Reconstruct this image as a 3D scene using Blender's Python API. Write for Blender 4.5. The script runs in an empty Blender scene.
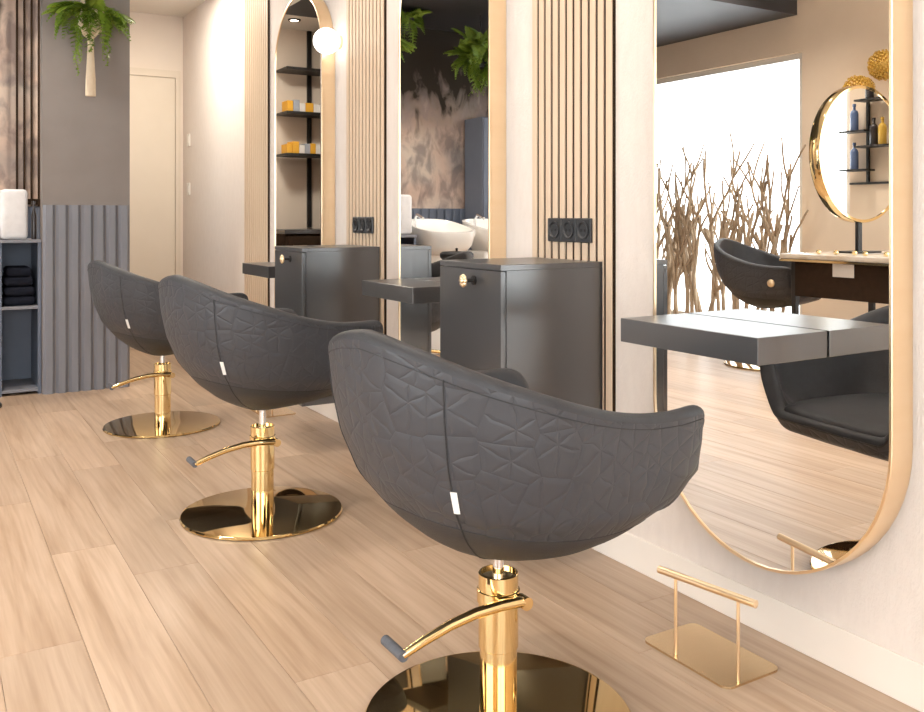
import bpy, bmesh, math, random
from mathutils import Vector, Matrix
PI = math.pi
rnd = random.Random(7)
S = bpy.context.scene
C = S.collection

# ------------------------------------------------------------------ camera
H = 1.08
cam_d = bpy.data.cameras.new('camera'); cam = bpy.data.objects.new('camera', cam_d); C.objects.link(cam)
cam_d.sensor_fit = 'HORIZONTAL'; cam_d.sensor_width = 36.0
cam_d.lens = 36.0 * 900 / 924
cam_d.shift_y = -140 / 924
cam_d.clip_start = 0.02
cam.location = (0, 0, H)
cam.rotation_euler = (PI / 2, 0, -math.atan2(540, 900))
S.camera = cam

# ------------------------------------------------------------------ world, lights, exposure
w = bpy.data.worlds.new('sky'); S.world = w; w.use_nodes = True
wn = w.node_tree.nodes; wl = w.node_tree.links
bg = wn['Background']; bg.inputs['Color'].default_value = (0.95, 0.96, 1.0, 1); bg.inputs['Strength'].default_value = 4.8
S.view_settings.view_transform = 'Standard'; S.view_settings.look = 'None'
S.view_settings.gamma = 1.0; S.view_settings.use_curve_mapping = False
S.view_settings.exposure = 0.33
S.cycles.use_denoising = True
S.cycles.max_bounces = 14; S.cycles.diffuse_bounces = 6; S.cycles.glossy_bounces = 8
S.cycles.transparent_max_bounces = 12
S.cycles.sample_clamp_indirect = 8.0
S.cycles.caustics_reflective = False; S.cycles.caustics_refractive = False

def area(name, loc, rot, sx, sy, power, col):
    l = bpy.data.lights.new(name, 'AREA'); l.shape = 'RECTANGLE'; l.size = sx; l.size_y = sy
    l.energy = power; l.color = col
    o = bpy.data.objects.new(name, l); C.objects.link(o); o.location = loc; o.rotation_euler = rot
    return o
# area lamps added as daylight from the guessed, unseen street and side windows
area('daylight_fill_street', (-0.4, -2.85, 1.55), (PI / 2, 0, 0), 3.8, 2.5, 46, (0.97, 0.97, 1.0))
area('daylight_fill_side', (-2.85, 1.45, 1.45), (PI / 2, 0, -PI / 2), 3.0, 2.2, 24, (0.97, 0.97, 1.0))

# ------------------------------------------------------------------ material helpers
def new_mat(name):
    m = bpy.data.materials.new(name); m.use_nodes = True
    return m, m.node_tree.nodes, m.node_tree.links, m.node_tree.nodes['Principled BSDF']
def setp(p, col=None, rough=None, metal=None, spec=None, ior=None, coat=None, coat_r=None):
    if col is not None: p.inputs['Base Color'].default_value = (*col, 1)
    if rough is not None: p.inputs['Roughness'].default_value = rough
    if metal is not None: p.inputs['Metallic'].default_value = metal
    if spec is not None: p.inputs['Specular IOR Level'].default_value = spec
    if ior is not None: p.inputs['IOR'].default_value = ior
    if coat is not None: p.inputs['Coat Weight'].default_value = coat
    if coat_r is not None: p.inputs['Coat Roughness'].default_value = coat_r
def noise_mat(name, c1, c2, scale=8, rough=0.5, metal=0.0, stretch=(1, 1, 1), bump=0.0, bscale=None, spec=0.5, ior=None, coat=None, detail=4, coords='Object'):
    m, n, l, p = new_mat(name); setp(p, c1, rough, metal, spec, ior, coat)
    tc = n.new('ShaderNodeTexCoord'); mp = n.new('ShaderNodeMapping'); mp.inputs['Scale'].default_value = stretch
    l.new(tc.outputs[coords], mp.inputs['Vector'])
    t = n.new('ShaderNodeTexNoise'); t.inputs['Scale'].default_value = scale; t.inputs['Detail'].default_value = detail
    l.new(mp.outputs[0], t.inputs['Vector'])
    r = n.new('ShaderNodeValToRGB'); r.color_ramp.elements[0].color = (*c1, 1); r.color_ramp.elements[1].color = (*c2, 1)
    r.color_ramp.elements[0].position = 0.3; r.color_ramp.elements[1].position = 0.7
    l.new(t.outputs['Fac'], r.inputs['Fac']); l.new(r.outputs['Color'], p.inputs['Base Color'])
    if bump:
        b = n.new('ShaderNodeBump'); b.inputs['Strength'].default_value = bump; b.inputs['Distance'].default_value = 0.01
        t2 = n.new('ShaderNodeTexNoise'); t2.inputs['Scale'].default_value = bscale or scale * 6; t2.inputs['Detail'].default_value = 3
        l.new(mp.outputs[0], t2.inputs['Vector']); l.new(t2.outputs['Fac'], b.inputs['Height']); l.new(b.outputs[0], p.inputs['Normal'])
    return m

M = {}
M['wall_cream'] = noise_mat('linen_wallpaper', (0.745, 0.665, 0.605), (0.78, 0.70, 0.64), 14, 0.75, stretch=(1, 3, 1), bump=0.25, bscale=90, spec=0.25)
M['wall_beige'] = noise_mat('beige_plaster', (0.82, 0.68, 0.53), (0.84, 0.70, 0.55), 6, 0.8, bump=0.1, spec=0.2)
M['wall_hall'] = noise_mat('hall_paint', (0.76, 0.665, 0.57), (0.78, 0.685, 0.59), 5, 0.7, spec=0.25)
M['ceiling_white'] = noise_mat('ceiling_paint', (0.78, 0.74, 0.68), (0.80, 0.76, 0.70), 5, 0.8, spec=0.2)
M['soffit_dark'] = noise_mat('dark_ceiling_paint', (0.035, 0.033, 0.036), (0.045, 0.043, 0.046), 4, 0.45, spec=0.4)
M['skirting'] = noise_mat('skirting_paint', (0.82, 0.745, 0.67), (0.84, 0.765, 0.69), 6, 0.45, spec=0.4)
M['door_paint'] = noise_mat('door_paint', (0.70, 0.61, 0.50), (0.72, 0.63, 0.52), 5, 0.6, spec=0.3)
M['grey_paint'] = noise_mat('grey_paint', (0.235, 0.205, 0.19), (0.255, 0.225, 0.21), 5, 0.6, spec=0.35)
M['grey_board'] = noise_mat('grey_board', (0.20, 0.205, 0.235), (0.225, 0.23, 0.26), 6, 0.5, stretch=(4, 4, .5), spec=0.4)
M['blue_grey'] = noise_mat('blue_grey_lacquer', (0.125, 0.15, 0.205), (0.145, 0.17, 0.225), 5, 0.5, spec=0.4)
M['slat_oak'] = noise_mat('slat_oak', (0.64, 0.485, 0.345), (0.71, 0.55, 0.405), 5, 0.5, stretch=(6, 6, .5), bump=0.05, spec=0.35)
M['slat_back'] = noise_mat('slat_backing_felt', (0.030, 0.018, 0.011), (0.04, 0.025, 0.016), 30, 0.9, spec=0.1)
M['graphite'] = noise_mat('graphite_laminate', (0.040, 0.039, 0.041), (0.048, 0.047, 0.049), 3, 0.28, spec=0.5, ior=2.0)
M['socket'] = noise_mat('black_socket_plastic', (0.022, 0.022, 0.024), (0.028, 0.028, 0.03), 20, 0.4)
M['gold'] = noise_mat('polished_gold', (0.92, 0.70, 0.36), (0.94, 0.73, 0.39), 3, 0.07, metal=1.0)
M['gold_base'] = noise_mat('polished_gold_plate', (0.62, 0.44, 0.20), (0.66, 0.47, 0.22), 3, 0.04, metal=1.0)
M['brass'] = noise_mat('pale_brass', (0.93, 0.71, 0.46), (0.95, 0.74, 0.50), 4, 0.30, metal=1.0, stretch=(1, 1, 8))
M['brass_sheet'] = noise_mat('brushed_brass_sheet', (0.70, 0.53, 0.32), (0.76, 0.58, 0.36), 40, 0.26, metal=1.0, stretch=(1, 12, 1))
M['chrome'] = noise_mat('chrome', (0.75, 0.75, 0.76), (0.8, 0.8, 0.81), 3, 0.08, metal=1.0)
M['rubber'] = noise_mat('grey_rubber', (0.09, 0.095, 0.11), (0.11, 0.115, 0.13), 60, 0.6, bump=0.2)
M['tag'] = noise_mat('white_tag', (0.8, 0.8, 0.78), (0.85, 0.85, 0.83), 20, 0.6)
M['black'] = noise_mat('black_metal', (0.012, 0.011, 0.011), (0.016, 0.015, 0.015), 20, 0.45)
M['seam'] = noise_mat('seam_thread', (0.02, 0.02, 0.022), (0.03, 0.03, 0.032), 200, 0.7)
M['ceramic'] = noise_mat('white_ceramic', (0.82, 0.80, 0.77), (0.85, 0.83, 0.80), 3, 0.12, coat=0.3)
M['marble'] = noise_mat('pale_marble', (0.80, 0.76, 0.70), (0.62, 0.52, 0.40), 9, 0.2, detail=8)
M['macrame'] = noise_mat('cotton_cord', (0.72, 0.58, 0.42), (0.82, 0.68, 0.50), 60, 0.9, bump=0.6, stretch=(1, 1, .3))
M['towel_white'] = noise_mat('white_towel', (0.80, 0.79, 0.80), (0.86, 0.85, 0.86), 30, 0.95, bump=0.6, bscale=250)
M['towel_black'] = noise_mat('black_towel', (0.010, 0.012, 0.020), (0.018, 0.02, 0.03), 30, 0.95, bump=0.6, bscale=250, spec=0.1)
M['leaf'] = noise_mat('fern_leaf', (0.10, 0.19, 0.012), (0.24, 0.34, 0.03), 12, 0.55)
M['bark'] = noise_mat('dry_branch', (0.34, 0.25, 0.165), (0.48, 0.37, 0.26), 14, 0.85, bump=0.5, bscale=60)
M['dry_flower'] = noise_mat('golden_dried_flower', (0.62, 0.38, 0.06), (0.75, 0.50, 0.12), 20, 0.5)
M['box_yellow'] = noise_mat('yellow_carton', (0.70, 0.36, 0.03), (0.75, 0.40, 0.04), 20, 0.6)
M['box_grey'] = noise_mat('grey_carton', (0.33, 0.36, 0.42), (0.38, 0.41, 0.47), 20, 0.6)
M['box_white'] = noise_mat('white_carton', (0.72, 0.70, 0.68), (0.76, 0.74, 0.72), 20, 0.6)
M['bottle_blue'] = noise_mat('blue_bottle_plastic', (0.10, 0.15, 0.30), (0.13, 0.19, 0.35), 9, 0.25)
M['bottle_gold'] = noise_mat('amber_bottle_plastic', (0.62, 0.38, 0.05), (0.66, 0.42, 0.07), 9, 0.25)
M['bottle_dark'] = noise_mat('dark_bottle_plastic', (0.03, 0.025, 0.025), (0.04, 0.03, 0.03), 9, 0.25)
M['leather_plain'] = noise_mat('charcoal_leather', (0.030, 0.0305, 0.034), (0.037, 0.0375, 0.042), 30, 0.5, bump=0.15, bscale=400, spec=0.4)
M['white_plastic'] = noise_mat('white_plastic', (0.80, 0.76, 0.70), (0.83, 0.79, 0.73), 10, 0.35)

def leather_quilt():
    m, n, l, p = new_mat('quilted_charcoal_leather'); setp(p, (0.085, 0.083, 0.086), 0.48, 0, 0.45)
    uv = n.new('ShaderNodeUVMap'); uv.uv_map = 'UVMap'
    vo = n.new('ShaderNodeTexVoronoi'); vo.voronoi_dimensions = '2D'; vo.feature = 'F1'
    vo.inputs['Scale'].default_value = 11.5; vo.inputs['Randomness'].default_value = 0.75
    l.new(uv.outputs[0], vo.inputs['Vector'])
    ed = n.new('ShaderNodeTexVoronoi'); ed.voronoi_dimensions = '2D'; ed.feature = 'DISTANCE_TO_EDGE'
    ed.inputs['Scale'].default_value = 11.5; ed.inputs['Randomness'].default_value = 0.75
    l.new(uv.outputs[0], ed.inputs['Vector'])
    sub = n.new('ShaderNodeVectorMath'); sub.operation = 'SUBTRACT'
    l.new(uv.outputs[0], sub.inputs[0]); l.new(vo.outputs['Position'], sub.inputs[1])
    sx = n.new('ShaderNodeSeparateXYZ'); l.new(sub.outputs[0], sx.inputs[0])
    def math_(op, a, b=None):
        k = n.new('ShaderNodeMath'); k.operation = op
        for i, v in enumerate((a, b)):
            if v is None: continue
            if isinstance(v, (int, float)): k.inputs[i].default_value = v
            else: l.new(v, k.inputs[i])
        return k.outputs[0]
    at = math_('ARCTAN2', sx.outputs[1], sx.outputs[0])
    wob = n.new('ShaderNodeTexNoise'); wob.inputs['Scale'].default_value = 14; l.new(uv.outputs[0], wob.inputs['Vector'])
    ang = math_('ADD', math_('MULTIPLY', at, 3.0), math_('MULTIPLY', wob.outputs['Fac'], 3.0))
    pet = math_('ABSOLUTE', math_('SINE', ang))                 # 0 on the petal lines
    petw = math_('MULTIPLY', pet, math_('MULTIPLY', vo.outputs['Distance'], 1.9))
    line = math_('MINIMUM', petw, math_('MULTIPLY', ed.outputs['Distance'], 3.0))
    soft = math_('POWER', math_('MINIMUM', math_('MULTIPLY', line, 2.6), 1.0), 0.45)
    b = n.new('ShaderNodeBump'); b.inputs['Strength'].default_value = 0.42; b.inputs['Distance'].default_value = 0.0042
    l.new(soft, b.inputs['Height'])
    gr = n.new('ShaderNodeTexNoise'); gr.inputs['Scale'].default_value = 420; l.new(uv.outputs[0], gr.inputs['Vector'])
    b2 = n.new('ShaderNodeBump'); b2.inputs['Strength'].default_value = 0.18; b2.inputs['Distance'].default_value = 0.001
    l.new(gr.outputs['Fac'], b2.inputs['Height']); l.new(b.outputs[0], b2.inputs['Normal']); l.new(b2.outputs[0], p.inputs['Normal'])
    r = n.new('ShaderNodeValToRGB'); r.color_ramp.elements[0].color = (0.037, 0.0385, 0.045, 1); r.color_ramp.elements[1].color = (0.047, 0.0485, 0.056, 1)
    r.color_ramp.elements[1].position = 0.5
    l.new(soft, r.inputs['Fac']); l.new(r.outputs[0], p.inputs['Base Color'])
    return m
M['quilt'] = leather_quilt()

def oak_floor():
    m, n, l, p = new_mat('oak_floor_plank'); setp(p, (0.5, 0.35, 0.22), 0.36, 0, 0.45)
    tc = n.new('ShaderNodeTexCoord'); oi = n.new('ShaderNodeObjectInfo')
    off = n.new('ShaderNodeVectorMath'); off.operation = 'MULTIPLY_ADD'
    cmb = n.new('ShaderNodeCombineXYZ')
    for i in range(3): l.new(oi.outputs['Random'], cmb.inputs[i])
    l.new(cmb.outputs[0], off.inputs[0]); off.inputs[1].default_value = (37, 91, 13); l.new(tc.outputs['Object'], off.inputs[2])
    mp = n.new('ShaderNodeMapping'); mp.inputs['Scale'].default_value = (9, 0.75, 1); l.new(off.outputs[0], mp.inputs['Vector'])
    t1 = n.new('ShaderNodeTexNoise'); t1.inputs['Scale'].default_value = 1.6; t1.inputs['Detail'].default_value = 6; t1.inputs['Distortion'].default_value = 0.6
    l.new(mp.outputs[0], t1.inputs['Vector'])
    r1 = n.new('ShaderNodeValToRGB'); e = r1.color_ramp.elements
    e[0].position = 0.25; e[0].color = (0.40, 0.268, 0.172, 1); e[1].position = 0.72; e[1].color = (0.575, 0.425, 0.31, 1)
    k = e.new(0.48); k.color = (0.51, 0.365, 0.255, 1)
    l.new(t1.outputs['Fac'], r1.inputs['Fac'])
    mp2 = n.new('ShaderNodeMapping'); mp2.inputs['Scale'].default_value = (70, 2.2, 1); l.new(off.outputs[0], mp2.inputs['Vector'])
    t2 = n.new('ShaderNodeTexNoise'); t2.inputs['Scale'].default_value = 1.5; t2.inputs['Detail'].default_value = 5
    l.new(mp2.outputs[0], t2.inputs['Vector'])
    r2 = n.new('ShaderNodeValToRGB'); r2.color_ramp.elements[0].position = 0.3; r2.color_ramp.elements[0].color = (0.89, 0.87, 0.845, 1)
    r2.color_ramp.elements[1].position = 0.6; r2.color_ramp.elements[1].color = (1, 1, 1, 1)
    l.new(t2.outputs['Fac'], r2.inputs['Fac'])
    # rare cathedral figure and knots
    mp3 = n.new('ShaderNodeMapping'); mp3.inputs['Scale'].default_value = (5, 0.55, 1); l.new(off.outputs[0], mp3.inputs['Vector'])
    wv = n.new('ShaderNodeTexWave'); wv.wave_type = 'RINGS'; wv.rings_direction = 'Z'; wv.inputs['Scale'].default_value = 1.3; wv.inputs['Distortion'].default_value = 7; wv.inputs['Detail'].default_value = 3
    l.new(mp3.outputs[0], wv.inputs['Vector'])
    r3 = n.new('ShaderNodeValToRGB'); r3.color_ramp.elements[0].position = 0.0; r3.color_ramp.elements[0].color = (0.91, 0.89, 0.865, 1)
    r3.color_ramp.elements[1].position = 0.35; r3.color_ramp.elements[1].color = (1, 1, 1, 1)
    l.new(wv.outputs['Fac'], r3.inputs['Fac'])
    def mul(a, b):
        x = n.new('ShaderNodeMix'); x.data_type = 'RGBA'; x.blend_type = 'MULTIPLY'; x.inputs['Factor'].default_value = 1
        l.new(a, x.inputs['A']); l.new(b, x.inputs['B']); return x.outputs['Result']
    c = mul(mul(r1.outputs[0], r2.outputs[0]), r3.outputs[0])
    hs = n.new('ShaderNodeHueSaturation')
    mr = n.new('ShaderNodeMapRange'); mr.inputs['To Min'].default_value = 0.86; mr.inputs['To Max'].default_value = 1.06
    l.new(oi.outputs['Random'], mr.inputs['Value']); l.new(mr.outputs[0], hs.inputs['Value']); l.new(c, hs.inputs['Color'])
    l.new(hs.outputs[0], p.inputs['Base Color'])
    b = n.new('ShaderNodeBump'); b.inputs['Strength'].default_value = 0.12; b.inputs['Distance'].default_value = 0.002
    l.new(t2.outputs['Fac'], b.inputs['Height']); l.new(b.outputs[0], p.inputs['Normal'])
    return m
M['floor'] = oak_floor()
M['floor_base'] = noise_mat('floor_joint', (0.26, 0.17, 0.10), (0.28, 0.185, 0.11), 10, 0.8)

def mirror_mat():
    m, n, l, p = new_mat('mirror_silver'); setp(p, (0.93, 0.93, 0.92), 0.0, 1.0)
    t = n.new('ShaderNodeTexNoise'); t.inputs['Scale'].default_value = 2
    mr = n.new('ShaderNodeMapRange'); mr.inputs['To Min'].default_value = 0.0; mr.inputs['To Max'].default_value = 0.004
    l.new(t.outputs['Fac'], mr.inputs['Value']); l.new(mr.outputs[0], p.inputs['Roughness'])
    return m
M['mirror'] = mirror_mat()
def glass_mat():
    m = bpy.data.materials.new('window_glass'); m.use_nodes = True; n = m.node_tree.nodes; l = m.node_tree.links
    n.remove(n['Principled BSDF']); out = n['Material Output']
    tr = n.new('ShaderNodeBsdfTransparent'); tr.inputs[0].default_value = (0.96, 0.98, 0.97, 1)
    gl = n.new('ShaderNodeBsdfGlossy'); gl.inputs['Roughness'].default_value = 0.01
    lw = n.new('ShaderNodeLayerWeight'); lw.inputs[0].default_value = 0.5
    pw = n.new('ShaderNodeMath'); pw.operation = 'POWER'; l.new(lw.outputs['Facing'], pw.inputs[0]); pw.inputs[1].default_value = 5
    fr = n.new('ShaderNodeMath'); fr.operation = 'MULTIPLY_ADD'; l.new(pw.outputs[0], fr.inputs[0]); fr.inputs[1].default_value = 0.6; fr.inputs[2].default_value = 0.03
    mx = n.new('ShaderNodeMixShader'); l.new(fr.outputs[0], mx.inputs[0]); l.new(tr.outputs[0], mx.inputs[1]); l.new(gl.outputs[0], mx.inputs[2])
    l.new(mx.outputs[0], out.inputs[0]); return m
M['glass'] = glass_mat()
def emit_mat(name, col, s):
    m, n, l, p = new_mat(name); setp(p, (0.9, 0.9, 0.88), 0.3)
    p.inputs['Emission Color'].default_value = (*col, 1); p.inputs['Emission Strength'].default_value = s
    return m
M['globe'] = emit_mat('opal_globe_glow', (1.0, 0.95, 0.86), 3.2)
M['spot'] = emit_mat('spot_glow', (1.0, 0.86, 0.66), 22.0)

def mural_mat():
    m, n, l, p = new_mat('mural_wallpaper'); setp(p, (0.4, 0.3, 0.25), 0.75, 0, 0.2)
    tc = n.new('ShaderNodeTexCoord')
    t = n.new('ShaderNodeTexNoise'); t.inputs['Scale'].default_value = 1.6; t.inputs['Detail'].default_value = 5
    l.new(tc.outputs['Object'], t.inputs['Vector'])
    r = n.new('ShaderNodeValToRGB'); e = r.color_ramp.elements
    e[0].position = 0.3; e[0].color = (0.26, 0.25, 0.25, 1); e[1].position = 0.7; e[1].color = (0.68, 0.60, 0.52, 1)
    k = e.new(0.5); k.color = (0.62, 0.46, 0.38, 1)
    l.new(t.outputs['Fac'], r.inputs['Fac'])
    # printed plant fronds
    mp = n.new('ShaderNodeMapping'); mp.inputs['Scale'].default_value = (6, 6, 3.2); mp.inputs['Rotation'].default_value = (0, 0.5, 0)
    l.new(tc.outputs['Object'], mp.inputs['Vector'])
    t2 = n.new('ShaderNodeTexNoise'); t2.inputs['Scale'].default_value = 1.5; t2.inputs['Detail'].default_value = 10; t2.inputs['Distortion'].default_value = 0.5
    l.new(mp.outputs[0], t2.inputs['Vector'])
    r2 = n.new('ShaderNodeValToRGB'); r2.color_ramp.elements[0].position = 0.40; r2.color_ramp.elements[0].color = (0.55, 0.56, 0.6, 1)
    r2.color_ramp.elements[1].position = 0.56; r2.color_ramp.elements[1].color = (1, 1, 1, 1)
    l.new(t2.outputs['Fac'], r2.inputs['Fac'])
    x = n.new('ShaderNodeMix'); x.data_type = 'RGBA'; x.blend_type = 'MULTIPLY'; x.inputs['Factor'].default_value = 1
    l.new(r.outputs[0], x.inputs['A']); l.new(r2.outputs[0], x.inputs['B'])
    # the print turns to dark foliage in its upper left part
    sp = n.new('ShaderNodeSeparateXYZ'); l.new(tc.outputs['Object'], sp.inputs[0])
    add = n.new('ShaderNodeMath'); add.operation = 'MULTIPLY_ADD'; l.new(t2.outputs['Fac'], add.inputs[0]); add.inputs[1].default_value = 1.2; l.new(sp.outputs[2], add.inputs[2])
    mxx = n.new('ShaderNodeMath'); mxx.operation = 'SUBTRACT'; l.new(sp.outputs[0], mxx.inputs[0]); mxx.inputs[1].default_value = 0.42
    mx0 = n.new('ShaderNodeMath'); mx0.operation = 'MAXIMUM'; l.new(mxx.outputs[0], mx0.inputs[0]); mx0.inputs[1].default_value = 0.0
    add2 = n.new('ShaderNodeMath'); add2.operation = 'MULTIPLY_ADD'; l.new(mx0.outputs[0], add2.inputs[0]); add2.inputs[1].default_value = -12.0; l.new(add.outputs[0], add2.inputs[2])
    r3 = n.new('ShaderNodeValToRGB'); r3.color_ramp.elements[0].position = 0.46; r3.color_ramp.elements[0].color = (0, 0, 0, 1)
    r3.color_ramp.elements[1].position = 0.54; r3.color_ramp.elements[1].color = (1, 1, 1, 1)
    sc_ = n.new('ShaderNodeMath'); sc_.operation = 'MULTIPLY'; l.new(add2.outputs[0], sc_.inputs[0]); sc_.inputs[1].default_value = 0.19
    l.new(sc_.outputs[0], r3.inputs['Fac'])
    y = n.new('ShaderNodeMix'); y.data_type = 'RGBA'; l.new(r3.outputs[0], y.inputs['Factor']); l.new(x.outputs['Result'], y.inputs['A']); y.inputs['B'].default_value = (0.025, 0.018, 0.012, 1)
    l.new(y.outputs['Result'], p.inputs['Base Color'])
    return m
M['mural'] = mural_mat()

# ------------------------------------------------------------------ mesh helpers
def link(name, me, mat=None, parent=None, loc=None, rot=None):
    o = bpy.data.objects.new(name, me); C.objects.link(o)
    if mat is not None and len(me.materials) == 0: me.materials.append(M[mat])
    if parent is not None: o.parent = parent
    if loc is not None: o.location = loc
    if rot is not None: o.rotation_euler = rot
    return o
def tag(o, label=None, cat=None, group=None, kind=None):
    if label: o['label'] = label
    if cat: o['category'] = cat
    if group: o['group'] = group
    if kind: o['kind'] = kind
    return o
def thing(name, label, cat, loc=(0, 0, 0), rz=0, group=None):
    o = bpy.data.objects.new(name, None); C.objects.link(o); o.location = loc; o.rotation_euler = (0, 0, rz); o.empty_display_size = 0.1
    return tag(o, label, cat, group)
def to_mesh(bm, name='m', smooth=False, angle=None):
    me = bpy.data.meshes.new(name); bmesh.ops.recalc_face_normals(bm, faces=bm.faces[:]); bm.to_mesh(me); bm.free()
    if smooth:
        for f in me.polygons: f.use_smooth = True
        if angle is not None and hasattr(me, 'set_sharp_from_angle'): me.set_sharp_from_angle(angle=angle)
    return me
def box_bm(bm, x0, x1, y0, y1, z0, z1, bev=0.0, seg=1):
    r = bmesh.ops.create_cube(bm, size=1)
    vs = r['verts']
    for v in vs:
        v.co = Vector(((x0 + x1) / 2 + v.co.x * (x1 - x0), (y0 + y1) / 2 + v.co.y * (y1 - y0), (z0 + z1) / 2 + v.co.z * (z1 - z0)))
    if bev > 0:
        es = {e for v in vs for e in v.link_edges}
        bmesh.ops.bevel(bm, geom=list(es), offset=bev, segments=seg, affect='EDGES', profile=0.5)
    return bm
def box(x0, x1, y0, y1, z0, z1, bev=0.0, seg=1):
    bm = bmesh.new(); box_bm(bm, x0, x1, y0, y1, z0, z1, bev, seg); return to_mesh(bm, smooth=seg > 1, angle=0.7)
def boxes(lst, bev=0.0):
    bm = bmesh.new()
    for b in lst: box_bm(bm, *b, bev)
    return to_mesh(bm)
def lathe(prof, n=48, smooth=True, angle=0.6):
    bm = bmesh.new(); rings = []
    for r, z in prof:
        if r < 1e-6: rings.append([bm.verts.new((0, 0, z))])
        else: rings.append([bm.verts.new((r * math.cos(2 * PI * i / n), r * math.sin(2 * PI * i / n), z)) for i in range(n)])
    for a, b in zip(rings, rings[1:]):
        for i in range(n):
            j = (i + 1) % n
            if len(a) == 1 and len(b) == 1: continue
            if len(a) == 1: bm.faces.new((a[0], b[i], b[j]))
            elif len(b) == 1: bm.faces.new((a[i], a[j], b[0]))
            else: bm.faces.new((a[i], a[j], b[j], b[i]))
    return to_mesh(bm, smooth=smooth, angle=angle)
def tube_bm(bm, pts, rad, n=10, cap=True, closed=False):
    pts = [Vector(p) for p in pts]
    k = len(pts); rads = rad if isinstance(rad, (list, tuple)) else [rad] * k
    rings = []; up = None
    for i, p in enumerate(pts):
        if closed: t = (pts[(i + 1) % k] - pts[i - 1]).normalized()
        else: t = (pts[min(i + 1, k - 1)] - pts[max(i - 1, 0)]).normalized()
        if up is None:
            up = Vector((0, 0, 1)) if abs(t.z) < 0.9 else Vector((1, 0, 0))
        a = t.cross(up).normalized(); b = a.cross(t).normalized(); up = b
        rings.append([bm.verts.new(p + (a * math.cos(2 * PI * j / n) + b * math.sin(2 * PI * j / n)) * rads[i]) for j in range(n)])
    prs = list(zip(rings, rings[1:])) + ([(rings[-1], rings[0])] if closed else [])
    for A, B in prs:
        for j in range(n):
            q = (j + 1) % n; bm.faces.new((A[j], A[q], B[q], B[j]))
    if cap and not closed:
        bm.faces.new(rings[0]); bm.faces.new(rings[-1])
    return bm
def tube(pts, rad, n=10, closed=False, angle=0.8):
    bm = bmesh.new(); tube_bm(bm, pts, rad, n, closed=closed); return to_mesh(bm, smooth=True, angle=angle)
def copy_tree(o, parent=None):
    c = o.copy(); C.objects.link(c); c.parent = parent
    for ch in o.children: copy_tree(ch, c)
    return c
def sphere(r, u=24, v=16, sc=(1, 1, 1)):
    bm = bmesh.new(); bmesh.ops.create_uvsphere(bm, u_segments=u, v_segments=v, radius=r)
    for q in bm.verts: q.co = Vector((q.co.x * sc[0], q.co.y * sc[1], q.co.z * sc[2]))
    return to_mesh(bm, smooth=True)
def struct(name, me, mat, loc=None, parent=None):
    o = link(name, me, mat, parent, loc)
    if parent is None: o['kind'] = 'structure'
    return o

# ------------------------------------------------------------------ the room
XW, XL, YR, YF, ZC, ZS = 1.871, -2.6, -2.5, 7.65, 3.2, 2.74    # right wall, left wall, rear wall, far wall, ceiling, lower ceiling
YP = 7.0                                                       # partition with the mural
YS = 4.95                                                       # start of the lower dark ceiling
floor = struct('floor', box(XL - .15, XW + .15, YR - .15, YF + .15, -0.12, -0.012), 'floor_base')
# planks run along the mirror wall
PW, PL, GAP = 0.194, 1.29, 0.0010
def plank_mesh(L, W=PW):
    return box(-W / 2 + GAP / 2, W / 2 - GAP / 2, -L / 2 + GAP / 2, L / 2 - GAP / 2, -0.012, 0.0, 0.0008)
pm_full = plank_mesh(PL); pm_full.materials.append(M['floor'])
col = 0; x = 0.352 - PW * 16 + PW / 2
rp = random.Random(3)
while x - PW / 2 < XW:
    if x + PW / 2 > XL:
        y = YR - rp.random() * PL
        while y < YF:
            a, b = max(y, YR), min(y + PL, YF)
            wx0, wx1 = max(x - PW / 2, XL), min(x + PW / 2, XW)
            full = (b - a > PL - 1e-4) and (wx1 - wx0 > PW - 1e-4)
            if b - a > 0.03:
                me = pm_full if full else plank_mesh(b - a, wx1 - wx0)
                link('floor_plank', me, 'floor', floor, ((wx0 + wx1) / 2, (a + b) / 2, 0))
            y += PL
    x += PW
struct('wall_right', box(XW, XW + .15, YR - .15, YF + .15, -.12, ZC + .1), 'wall_cream')
struct('baseboard_right', box(XW - 0.007, XW, YR, YF, 0, 0.103, 0.0015), 'skirting')
# left wall with two windows cut out
W1 = (4.90, 6.86, 0.12, 2.43); W2 = (-0.1, 3.03, 0.25, 2.55)
def wall_with_holes_x(x0, x1, y0, y1, z0, z1, holes):
    lst = []; y = y0
    for (a, b, c, d) in sorted(holes):
        lst += [(x0, x1, y, a, z0, z1), (x0, x1, a, b, z0, c), (x0, x1, a, b, d, z1)]; y = b
    lst.append((x0, x1, y, y1, z0, z1)); return boxes(lst)
struct('wall_left', wall_with_holes_x(XL - .15, XL, YR - .15, YF + .15, -.12, ZC + .1, [W1, W2]), 'wall_beige')
# rear street front with a wide window
SF = (-2.2, 1.4, 0.25, 2.75)
struct('wall_rear', boxes([(XL - .15, SF[0], YR - .15, YR, -.12, ZC + .1), (SF[1], XW + .15, YR - .15, YR, -.12, ZC + .1), (SF[0], SF[1], YR - .15, YR, -.12, SF[2]), (SF[0], SF[1], YR - .15, YR, SF[3], ZC + .1)]), 'wall_cream')
def window_x(name, X, hole, nm):
    a, b, c, d = hole
    o = struct(name, boxes([(X - .09, X - .03, a, a + .05, c, d), (X - .09, X - .03, b - .05, b, c, d), (X - .09, X - .03, a + .05, b - .05, c, c + .05), (X - .09, X - .03, a + .05, b - .05, d - .05, d)]
        + [(X - .085, X - .035, a + (b - a) * i / nm - .02, a + (b - a) * i / nm + .02, c + .05, d - .05) for i in range(1, nm)]), 'white_plastic')
    for i in range(nm):
        link('pane', box(X - .064, X - .056, a + (b - a) * i / nm + .03, a + (b - a) * (i + 1) / nm - .03, c + .04, d - .04), 'glass', o)
    return o
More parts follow.
